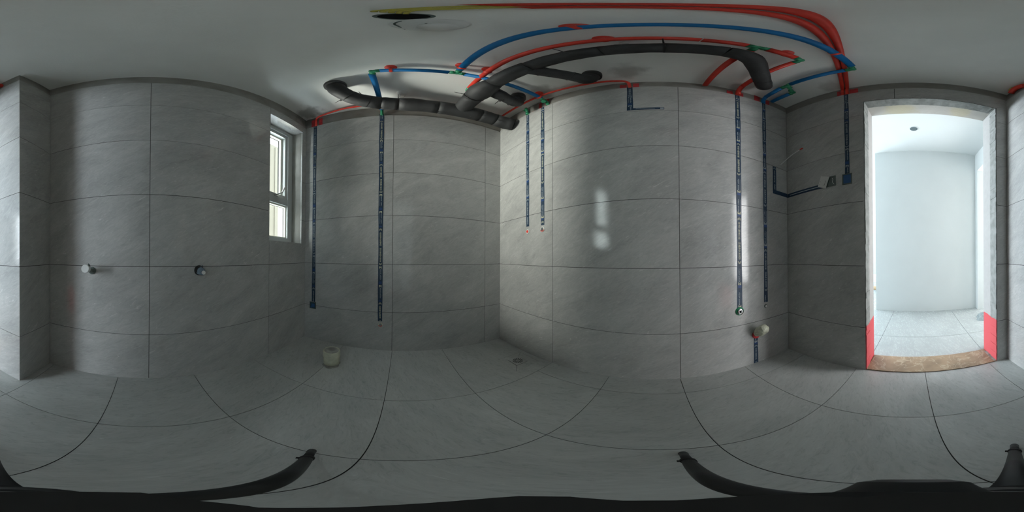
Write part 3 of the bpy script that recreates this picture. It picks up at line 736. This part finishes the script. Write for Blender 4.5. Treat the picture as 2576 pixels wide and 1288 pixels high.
# two mixer outlets on the window wall
t1 = thing('mixer_outlet', 'pipe outlet with a round white cap, left one of two on the window wall', 'outlet', WA.p(.282, .735, 0))
m = MB(); m.tube(rnd([WA.p(.283, .730, 0.0), WA.p(.283, .734, .04), WA.p(.283, .748, .085)], .02), .0125, 18); m.lathe(WA.p(.283, .730, 0), WA.n, [(0, .021), (.004, .021), (.010, .015)], 24); m.build('pipe_end', M['cover'], t1)
m = MB(); m.lathe(WA.p(.283, .746, .080), (WA.n + Vector((0, 0, .12))), [(0, .018), (.026, .019), (.026, .021), (.034, .021), (.036, .019)], 28); m.build('cap', M['white'], t1)
m = MB(); m.tube(rnd([WA.p(.283, .745, .05), WA.p(.286, .762, .055), WA.p(.276, .770, .05)], .006), .004, 8); m.tube([WA.p(.283, .745, .07), WA.p(.287, .768, .072)], .004, 8); m.build('tap_lug', M['cover'], t1)
t2 = thing('mixer_outlet', 'pipe outlet wrapped in blue-grey plastic, right one of two on the window wall', 'outlet', WA.p(.872, .735, 0))
m = MB(); m.lathe(WA.p(.870, .736, 0), WA.n, [(0, .027), (.004, .028), (.008, .024), (.02, .0225), (.03, .021)], 28); m.build('flange', M['tripod'], t2)
m = MB(); m.lathe(WA.p(.872, .735, .004), (WA.n + Vector((0, 0, -.08))), [(0, .024), (.02, .023), (.032, .020), (.045, .0195), (.052, .016), (.066, .013)], 28); m.build('cap', M['greyblue'], t2)
m = MB(); m.lathe(WA.p(.872, .730, .068), (WA.n + Vector((0, 0, -.08))), [(0, .0105), (.008, .0105), (.010, .008)], 20); m.build('plug', M['white'], t2)
m = MB(); m.tube(rnd([WA.p(.858, .726, .02), WA.p(.860, .752, .028), WA.p(.885, .764, .024)], .012), .0022, 8); m.build('strap', M['greyblue'], t2)

# bagged pipe stub on the long wall
st = thing('pipe_stub', 'short drain pipe wrapped in a pale plastic bag, low in the door corner', 'pipe', WC.p(1.921, .25, 0))
m = MB(); m.lathe(WC.p(1.921, .255, 0.0), WC.n, [(0, .030), (.010, .030), (.012, .026)], 28); m.build('red_collar', M['redpaint'], st)
m = MB(); ax = (WC.n * .9 + Vector((0, 0, .75))).normalized(); n0 = 22; prof = [(0.0, .020), (.015, .025), (.035, .031), (.06, .034), (.09, .0345), (.115, .033), (.132, .027), (.140, .015), (.143, .004)]
c0 = WC.p(1.921, .262, .005); bi = WC.u; ci = ax.cross(bi)
rings = []
for h, r in prof:
    rings.append([c0 + ax * h + (bi * math.cos(2 * PI * j / n0) + ci * math.sin(2 * PI * j / n0)) * r * (1 + .07 * math.sin(5 * j * 2 * PI / n0 + h * 60) + random.uniform(-.05, .05)) for j in range(n0)])
for k in range(len(rings) - 1):
    for j in range(n0): m.face([rings[k][j], rings[k][(j + 1) % n0], rings[k + 1][(j + 1) % n0], rings[k + 1][j]])
m.face(rings[-1]); m.build('plastic_bag', M['pvc'], st, label='pale crumpled plastic bag')

# capped drain riser in the floor
fr = thing('drain_riser', 'capped cream drain pipe standing up from the floor below the window corner', 'pipe', (-.985, -.467, -.012))
m = MB(); m.lathe((-.985, -.467, -.02), (0, 0, 1), [(0, .054), (.086, .054)], 40); m.build('pipe', M['pvc'], fr)
m = MB(); m.lathe((-.985, -.467, .062), (0, 0, 1), [(0, .055), (.001, .0585), (.046, .0585), (.052, .056), (.053, .052), (.050, .048)], 40); m.build('cap_rim', M['pvc'], fr)
m = MB(); m.lathe((-.985, -.467, .10), (0, 0, 1), [(0, .0475), (.0135, .0475)], 40); m.build('cap_top', M['pvctop'], fr, label='grey cement-smeared top')
m = MB(); n = 30
for k in range(n):
    a0, a1 = 2 * PI * k / n, 2 * PI * (k + 1) / n; rr = lambda a: .068 + .012 * math.sin(2 * a + 1) + .005 * math.sin(7 * a)
    zf = floor_z(-.985, -.467) + .0006
    m.face([(-.985 + .053 * math.cos(a0), -.467 + .053 * math.sin(a0), zf + .004), (-.985 + rr(a0) * math.cos(a0), -.467 + rr(a0) * math.sin(a0), zf), (-.985 + rr(a1) * math.cos(a1), -.467 + rr(a1) * math.sin(a1), zf), (-.985 + .053 * math.cos(a1), -.467 + .053 * math.sin(a1), zf + .004)])
m.build('mortar_collar', M['cement'], fr)

# floor drain
dc = fp(-.8575, .715)
dr = thing('floor_drain', 'square metal floor drain with a round slotted grate in the far corner', 'drain', dc)
m = MB(); h = .0485
m.box(dc.x - h, dc.x + h, dc.y - h, dc.y + h, dc.z - .006, dc.z + .0008); m.build('plate', M['steel'], dr)
m = MB(); 
for k in range(14):
    a = 2 * PI * k / 14; ca, sa = math.cos(a), math.sin(a); w_ = .0032
    pts = [(0.014, -w_ * .6), (.036, -w_), (.036, w_), (.014, w_ * .6)]
    m.face([(dc.x + p * ca - q_ * sa, dc.y + p * sa + q_ * ca, dc.z + .0016) for p, q_ in pts])
for k in range(7):
    a = 2 * PI * k / 7; ca, sa = math.cos(a), math.sin(a)
    m.face([(dc.x + p * ca - q_ * sa, dc.y + p * sa + q_ * ca, dc.z + .0016) for p, q_ in [(.004, -.0016), (.0095, -.0016), (.0095, .0016), (.004, .0016)]])
m.build('grate_slots', M['dark'], dr, kind='stuff')
m = MB(); m.lathe((dc.x, dc.y, dc.z), (0, 0, 1), [(0, .0405), (.0011, .0405), (.0013, .0395)], 36); m.build('grate', M['steel'], dr)

# ------------------------------------------------------------------ pipes under the ceiling
def ring(m, c, ax, r, wd=.0035):
    m.lathe(Vector(c) - Vector(ax).normalized() * wd, ax, [(0, r), (0, r + .0016), (2 * wd, r + .0016), (2 * wd, r)], 28)
def tie(parent, c, ax, r, tail):
    m = MB(); ring(m, c, ax, r, .0028)
    t = Vector(tail); s = Vector(c) + t.normalized() * r
    m.tube([s, s + t * .6, s + t], [.0032, .0026, .002], 6)
    m.build('cable_tie', M['tie'], parent)

dp = thing('drain_pipe', 'thick black foam-wrapped drain pipe with branches hanging under the ceiling', 'pipe', (-1.14, .1, 2.33))
def seg(name, path, r, n=26, wob=.0015):
    m = MB(); R = r if isinstance(r, (list, tuple)) else [r] * len(path)
    m.tube(path, [q + random.uniform(-wob, wob) for q in R], n); return m.build(name, M['foam'], dp)
def lerp(a, b, n): 
    a = Vector(a); b = Vector(b); return [a + (b - a) * i / n for i in range(n + 1)]
RM = .070
el = rnd([(-.880, -.415, 2.53), (-.885, -.405, 2.39), (-1.02, -.325, 2.350), (-1.10, -.165, 2.345)], .085, 7)
seg('elbow', el, [.060] * 2 + [.062] * (len(el) - 10) + [.066] * 4 + [.069] * 4)
m = MB(); m.lathe((-.880, -.415, 2.475), (0, 0, 1), [(0, .060), (.004, .070), (.03, .072), (.048, .068)], 30); m.build('foam_collar', M['foam'], dp)
seg('pipe_run', lerp((-1.096, -.175, 2.345), (-1.118, -.055, 2.345), 4), RM); seg('pipe_run', lerp((-1.119, -.05, 2.345), (-1.14, .225, 2.343), 6), [RM, RM + .003, RM + .008, RM + .004, RM, RM, RM])
seg('wye', lerp((-1.14, .230, 2.343), (-1.143, .555, 2.335), 8), RM + .002); seg('pipe_run', lerp((-1.143, .560, 2.335), (-1.142, .70, 2.328), 4), RM)
en = rnd([(-1.142, .70, 2.328), (-1.14, .80, 2.322), (-1.10, .868, 2.305)], .05, 5)
seg('end_elbow', en, [RM + .003] * len(en))
# foam branch towards the door corner
seg('branch_joint', lerp((-1.150, .396, 2.340), (-.925, .414, 2.350), 5), [.062, .064, .067, .069, .070, .071])
bl_ = lerp((-.925, .414, 2.350), (-.725, .438, 2.365), 8); seg('branch_joint', bl_, [.070, .077, .081, .083, .082, .078, .072, .064, .056])
seg('branch_run', lerp((-.725, .438, 2.365), (-.475, .456, 2.378), 6), [.055, .057, .057, .056, .055, .054, .052])
seg('branch_run', lerp((-.473, .456, 2.378), (-.17, .460, 2.38), 6), .0475); seg('branch_run', lerp((-.168, .460, 2.38), (.02, .461, 2.38), 4), .0470)
seg('branch_run', lerp((.022, .461, 2.38), (.205, .461, 2.38), 5), [.0475, .0465, .0465, .0465, .0465, .0465])
be = rnd([(.207, .461, 2.38), (.315, .475, 2.38), (.47, .64, 2.375), (.56, .735, 2.37), (.565, .742, 2.52)], .07, 6)
seg('bend', be, [.048] * len(be))
# side branches with risers
s1 = rnd([(-.815, .45, 2.362), (-.842, .60, 2.352), (-.856, .705, 2.345), (-.855, .712, 2.49)], .045, 6)
seg('side_branch', s1, [.052] * 2 + [.047] * (len(s1) - 2)); m = MB(); m.lathe((-.855, .712, 2.445), (0, 0, 1), [(0, .046), (.003, .054), (.040, .055), (.070, .053)], 28); m.build('foam_collar', M['foam'], dp)
s2 = rnd([(-.50, .475, 2.374), (-.46, .56, 2.372), (-.345, .735, 2.365), (-.330, .745, 2.50)], .045, 6)
seg('side_branch', s2, [.046] + [.045] * (len(s2) - 8) + [.049] * 7); m = MB(); m.lathe((-.330, .745, 2.440), (0, 0, 1), [(0, .048), (.003, .053), (.040, .054), (.075, .052)], 28); m.build('foam_collar', M['foam'], dp)
for c, ax, r, tl in [((-.96, -.366, 2.36), (-.8, .5, -.3), .068, (-.035, -.06, .01)), ((-1.055, -.255, 2.348), (-.5, .8, 0), .068, (.04, -.02, .05)), ((-1.119, -.053, 2.345), (-.1, 1, 0), RM, (.03, 0, .045)),
                     ((-1.14, .228, 2.343), (0, 1, 0), RM + .001, (.0, 0, -.03)), ((-1.143, .557, 2.335), (0, 1, 0), RM + .001, (.02, 0, -.02)), ((-1.142, .70, 2.328), (0, 1, 0), RM, (.02, 0, -.02)),
                     ((-.925, .414, 2.350), (1, .1, 0), .072, (0, -.06, .01)), ((-.474, .456, 2.378), (1, 0, 0), .049, (0, .02, -.02)), ((-.27, .459, 2.38), (1, 0, 0), .0475, (-.012, -.04, .02)), ((.02, .461, 2.38), (1, 0, 0), .047, (-.003, -.045, .015)),
                     ((-.475, .53, 2.373), (.4, 1, 0), .046, (-.03, .0, .03)), ((-.40, .652, 2.369), (.6, 1, 0), .046, (-.035, .0, .03)), ((-.850, .58, 2.353), (0, 1, 0), .047, (-.05, 0, -.005)), ((-.856, .655, 2.348), (0, 1, 0), .047, (.0, 0, .02)), ((.50, .672, 2.374), (.6, .6, 0), .048, (.05, .02, .0))]:
    tie(dp, c, ax, r, tl)

# water pipes
ZP = 2.45
def sleeve(parent, path, mt, r=.0175, name='sleeve'):
    m = MB(); m.tube(path, r, 16); return m.build(name, mt, parent)
def fitting(parent, c, dirs, r=.0145, ln=.044):
    m = MB(); c = Vector(c)
    for d in dirs:
        d = Vector(d).normalized(); m.lathe(c - d * .006, d, [(0, r * .9), (ln * .55, r), (ln * .6, r + .002), (ln, r + .002)], 18)
    m.lathe(c - Vector((0, 0, r)), (0, 0, 1), [(0, r * .5), (r * .4, r * .92), (r, r), (r * 1.6, r * .92), (2 * r, r * .5)], 18)
    return m.build('fitting', M['green'], parent, label='green welded fitting')
def clip(parent, c, ax, mt=None, r=.0185):
    """saddle clip: disc on the ceiling, stem, ring round the pipe"""
    c = Vector(c); m = MB(); cz = ceil_z(c.x)
    m.lathe((c.x, c.y, cz + .001), (0, 0, -1), [(0, .030), (.004, .030), (.009, .020), (.012, .011), (max(cz - c.z - r, .014), .009)], 24)
    a = Vector(ax).normalized(); ring(m, c, a, r, .008); ring(m, c, a, r + .001, .006)
    m.build('clip', mt or M['red'], parent, label='red saddle clip')
cw = thing('cold_water_pipe', 'blue sleeved water pipe with green fittings under the ceiling', 'pipe', (-.735, .24, ZP))
XB = -.735
sleeve(cw, [(-1.262, -.190, ZP - .005), (-.765, -.170, ZP)], M['blue'], .0185); fitting(cw, (XB, -.165, ZP), [(-1, 0, 0), (0, 1, 0)])
sleeve(cw, [(XB, -.125, ZP), (XB, .195, ZP)], M['blue']); fitting(cw, (XB + .004, .236, ZP), [(0, -1, 0), (0, 1, 0), (1, 0, 0)])
sleeve(cw, [(XB, .275, ZP), (XB, .812, ZP)], M['blue']); fitting(cw, (-.74, .845, ZP - .005), [(0, -1, 0), (0, 0, -1)])
sleeve(cw, [(-.690, .236, ZP), (-.2, .230, ZP), (.25, .245, ZP), (.655, .262, ZP)], M['blue'], .0185); fitting(cw, (.692, .268, ZP), [(-1, 0, 0), (-.03, 1, 0)])
sleeve(cw, [(.690, .310, ZP), (.672, .640, ZP)], M['blue']); fitting(cw, (.671, .672, ZP), [(0, -1, 0), (0, 1, 0), (1, 0, 0)]); fitting(cw, (.765, .700, ZP), [(-1, -.1, 0), (0, 1, 0)])
m = MB(); m.tube([(.695, .675, ZP), (.755, .698, ZP)], .013, 14); m.build('fitting', M['green'], cw, label='green link pipe')
sleeve(cw, [(.670, .712, ZP), (.668, .862, ZP - .01)], M['blue']); sleeve(cw, [(.763, .735, ZP), (.745, .895, ZP - .01)], M['blue'])
m = MB(); m.tube([(-1.262, -.190, ZP), (-1.283, -.192, ZP - .02), (-1.292, -.193, 2.36)], .013, 14); m.build('drop_pipe', M['green'], cw, label='green drop pipe at the wall')
m = MB(); m.tube(rnd([(-.738, .85, ZP), (-.742, .892, ZP - .01), (-.742, .898, 2.385)], .02), .0145, 14); m.build('drop_pipe', M['green'], cw, label='green drop pipe at the wall')
m = MB(); m.tube(rnd([(.668, .86, ZP - .01), (.675, .905, 2.43), (.682, .912, 2.375)], .02), .016, 14); m.build('drop_pipe', M['blue'], cw)
for c, ax in [((XB, -.075, ZP), (0, 1, 0)), ((-.665, .236, ZP), (1, 0, 0)), ((-.128, .229, ZP), (1, 0, 0)), ((.50, .255, ZP), (1, 0, 0)), ((XB, .795, ZP), (0, 1, 0))]: clip(cw, c, ax)

hw = thing('hot_water_pipe', 'red sleeved water pipe with green fittings beside the black branch under the ceiling', 'pipe', (0, .38, ZP))
sleeve(hw, [(-.885, .366, ZP), (-.5, .360, ZP), (-.03, .376, ZP), (.108, .384, ZP)], M['red'], .0180); sleeve(hw, [(.113, .386, ZP), (.245, .391, ZP)], M['red'], .0180)
fitting(hw, (-.918, .366, ZP), [(1, 0, 0), (-.1, 1, -.3)]); fitting(hw, (.283, .393, ZP), [(-1, 0, 0), (1, 0, 0), (0, 1, 0)]); sleeve(hw, [(.322, .394, ZP), (.452, .398, ZP)], M['red'], .019)
fitting(hw, (.490, .400, ZP), [(-1, 0, 0), (0, 1, 0)]); sleeve(hw, [(.490, .440, ZP), (.468, .82, ZP)], M['red'], .0175)
m = MB(); m.tube(rnd([(.468, .82, ZP), (.474, .888, ZP), (.478, .900, 2.385)], .03), .0175, 16); m.build('drop_pipe', M['red'], hw)
sleeve(hw, [(.283, .432, ZP), (.262, .895, ZP)], M['red'], .0175)
m = MB(); m.tube([(-.925, .40, ZP - .01), (-.94, .47, ZP - .03)], .005, 8); m.build('threaded_rod', M['redpaint'], hw)
for c, ax in [((-.66, .363, ZP), (1, 0, 0)), ((-.13, .372, ZP), (1, 0, 0)), ((.405, .397, ZP), (1, 0, 0))]: clip(hw, c, ax)

# thin red conduit round the walls
cdt = thing('electrical_conduit', 'thin red conduit running round the wall tops behind the drain pipe', 'conduit', WB.p(.1, 2.4, .03))
ZC = 2.488
pth = rnd([WB.p(.106, 2.352, -.004), WB.p(.106, ZC - .015, .004), WB.p(.135, ZC, .03), WB.p(.40, ZC, .075), WB.p(1.62, ZC, .085), WC.p(.13, ZC, .085), WC.p(.6, ZC, .080), WC.p(1.04, ZC, .050), WC.p(1.158, ZC - .015, .030), WC.p(1.160, 2.375, -.002)], .045, 6)
m = MB(); m.tube(pth, .0105, 14); m.build('pipe', M['red'], cdt)
m = MB(); m.tube([WC.p(.352, ZC - .022, .006), WC.p(.386, ZC - .018, .020)], .010, 12); m.tube([WC.p(.386, ZC - .008, .020), WC.p(.386, 2.395, .006)], .0130, 14); m.tube([WC.p(.386, 2.40, .006), WC.p(.386, 2.366, .002)], .0165, 14)
m.build('drop_pipe', M['green'], cdt, label='green drop pipe beside the right hand corner')
# wide red conduit bundle across the ceiling over the doorway side
bd = thing('conduit_bundle', 'pair of red conduits crossing the ceiling from the door wall to the lamp point', 'conduit', (.5, .22, 2.49))
for k, off in enumerate((-.0145, .0145)):
    a = Vector((.948, .431, 0)); b = Vector((-.045, .030, 0)); nrm = Vector((-(b - a).y, (b - a).x, 0)).normalized()
    P = []
    for i in range(12):
        t = i / 11; q = a + (b - a) * t + nrm * (off + .002 * math.sin(t * 7 + k)); P.append(Vector((q.x, q.y, ceil_z(q.x) - .0125)))
    P = [Vector((.934, .428 + off * -1, 2.362)), Vector((.932, .428 - off, 2.45))] + P[0:] if False else P
    m = MB(); m.tube(P, .0125, 14); m.build('pipe', M['red'], bd)
for off in (-.015, .015):
    m = MB(); m.tube(rnd([(.93, .424 + off, 2.483), (.938, .427 + off, 2.46), (.931, .422 + off, 2.352)], .02), .0125, 14); m.build('drop_pipe', M['red'], bd)
m = MB()
for k in range(5):
    o_ = (k - 2) * .006
    m.tube(rnd([(-.040, .028 + o_, 2.502), (-.075, .012 + o_ * 1.5, 2.496), (-.098, -.020 + o_, 2.500), (-.125 - o_, -.022 + o_, 2.508)], .03), .0030, 7)
m.build('yellow_wires', M['yellow'], bd)

# lamp point: dark box mouth, white rose and lamp holder
lp = thing('ceiling_rose', 'round white lamp rose with a small dome beside a dark hole in the ceiling', 'ceiling rose', (-.25, .03, 2.52))
cz = ceil_z(-.25)
m = MB(); m.lathe((-.248, .030, cz), (0, 0, -1), [(0, .064), (.004, .066), (.010, .062), (.013, .050), (.013, .040)], 40); m.build('base', M['white'], lp)
m = MB(); m.lathe((-.262, .045, cz - .012), (0, 0, -1), [(0, .030), (.010, .036), (.030, .036), (.042, .030), (.050, .018), (.053, .004)], 36); m.build('lamp_holder', M['white'], lp)
m = MB(); m.tube(rnd([(-.20, -.01, cz - .005), (-.235, -.03, cz - .02), (-.27, -.02, cz - .012), (-.30, -.01, cz - .004)], .02), .0022, 8); m.tube(rnd([(-.23, .02, cz - .014), (-.255, .03, cz - .03), (-.262, .04, cz - .018)], .01), .002, 8); m.build('wire', M['cover'], lp)
jb = thing('ceiling_box', 'open dark junction box hole in the ceiling beside the lamp rose', 'junction box', (-.163, -.012, 2.52))
cz2 = ceil_z(-.163); m = MB(); m.lathe((-.163, -.012, cz2), (0, 0, -1), [(0, .034), (.0016, .034), (.0016, .028)], 32); m.build('rim', M['cover'], jb)
m = MB(); m.lathe((-.163, -.012, cz2), (0, 0, -1), [(0, .0285), (.0025, .0285)], 32); m.build('hole', M['dark'], jb)
for (x, y, r_, lab) in [(-1.085, -.028, .040, 'white round pipe rose on the ceiling above the window-side black pipe'), (-.585, .440, .046, 'white round pipe rose with a curled wire over the branch joint'), (-.070, .450, .040, 'white round pipe rose over the middle of the black branch')]:
    pr = thing('pipe_rose', lab, 'pipe rose', (x, y, 2.52)); c = ceil_z(x)
    m = MB(); m.lathe((x, y, c), (0, 0, -1), [(0, r_), (.003, r_), (.010, r_ * .8), (.016, r_ * .4), (.018, r_ * .15)], 30); m.build('disc', M['white'], pr)
    m = MB(); m.tube(rnd([(x - .01, y - .01, c - .015), (x - .05, y - .02, c - .03), (x - .06, y + .015, c - .02), (x - .02, y + .02, c - .018)], .02), .002, 7); m.build('wire', M['steel'], pr)
# red conduit boot above the pier tiles
rb = thing('conduit_boot', 'red conduit boot with a yellow wire above the pier tiles right of the doorway', 'conduit', WE.p(.13, 2.43, 0))
m = MB(); m.tube(rnd([WE.p(.060, 2.425, .004), WE.p(.10, 2.448, .012), WE.p(.16, 2.440, .012), WE.p(.205, 2.415, .004)], .03), [.022] * 16, 16); m.tube([WE.p(.11, 2.46, .004), WE.p(.15, 2.475, .004)], .016, 12); m.build('boot', M['red'], rb)
m = MB(); m.tube(rnd([WE.p(.078, 2.435, .034), WE.p(.10, 2.452, .037), WE.p(.125, 2.456, .036)], .01), .0028, 8); m.build('wire', M['yellow'], rb)

# ------------------------------------------------------------------ tripod under the lens
tr = thing('tripod', 'black three-legged tripod standing on the floor under the camera', 'tripod', (0, 0, 0))
H = Vector((.029, -.021, .375)); top = Vector((0, -.001, CZ - .105))
m = MB(); m.tube([Vector((.0055, .0024, CZ - .128)), (.014, -.006, .60), H + Vector((0, 0, .03))], [.0095, .0115, .0135], 20); m.build('centre_column', M['tripod'], tr)
m = MB()
n = 44; prof = []      # an irregular bracket: radius round the circle
PLATE = [(0, .0115), (200, .0118), (400, .0112), (520, .007), (700, .004), (800, .0025), (950, .003), (1100, .006), (1300, .0108), (1450, .0103), (1520, .0078), (1750, .0078), (1950, .0112), (2120, .0085), (2250, .0115), (2577, .0115)]
for j in range(n):
    a = 2 * PI * j / n; t = ((90 - math.degrees(a)) % 360) / 360 * 2576 + 1662; t %= 2576
    q0 = max(q for q in PLATE if q[0] <= t); q1 = min(q for q in PLATE if q[0] > t); r = q0[1] + (q1[1] - q0[1]) * (t - q0[0]) / (q1[0] - q0[0])
    prof.append((r * math.cos(a), r * math.sin(a)))
m.face([(x, y, CZ - .100) for x, y in prof]); m.face([(x, y, CZ - .112) for x, y in reversed(prof)])
for j in range(n):
    a, b = prof[j], prof[(j + 1) % n]; m.face([(a[0], a[1], CZ - .1), (a[0], a[1], CZ - .112), (b[0], b[1], CZ - .112), (b[0], b[1], CZ - .1)])
m.build('mounting_plate', M['rubber'], tr)
m = MB(); m.lathe(H + Vector((0, 0, -.02)), (0, 0, 1), [(0, .020), (.01, .026), (.05, .026), (.06, .018), (.075, .016)], 28); m.build('hub', M['tripod'], tr)
m = MB(); m.lathe((.004, .001, CZ - .15), (1, .02, 0), [(0, .005), (.006, .005), (.007, .0085), (.021, .0095), (.024, .007)], 20); m.build('clamp_knob', M['tripod'], tr)
for F in [Vector((-.281, -.171, 0)), Vector((.038, .317, 0)), Vector((.288, -.195, 0))]:
    d = (F - H); d.z = 0; d.normalize(); F = F.copy(); F.z = floor_z(F.x, F.y) + .004
    S = H + d * .022; mid = S + (F - S) * .76
    m = MB(); m.tube([S, mid], [.0125, .0110], 16); lg_ = m.build('leg', M['tripod'], tr)
    m = MB(); m.tube([mid, F], [.0096, .0090], 16); m.build('lower_tube', M['tripod'], lg_)
    m = MB(); m.tube([mid - (F - S) * .02, mid + (F - S) * .02], .0128, 16); m.tube([mid, mid + Vector((-d.y, d.x, 0)) * .017], .004, 10); m.build('leg_lock', M['rubber'], lg_)
    m = MB(); m.lathe(F + Vector((0, 0, -.003)), (S - F), [(0, .0085), (.004, .0098), (.022, .0098), (.026, .0088)], 18); m.build('rubber_foot', M['rubber'], lg_)

# ------------------------------------------------------------------ put every Empty at the base of its thing
for o, b in THINGS:
    o.location = b
    for ch in o.children: ch.location = ch.location - b
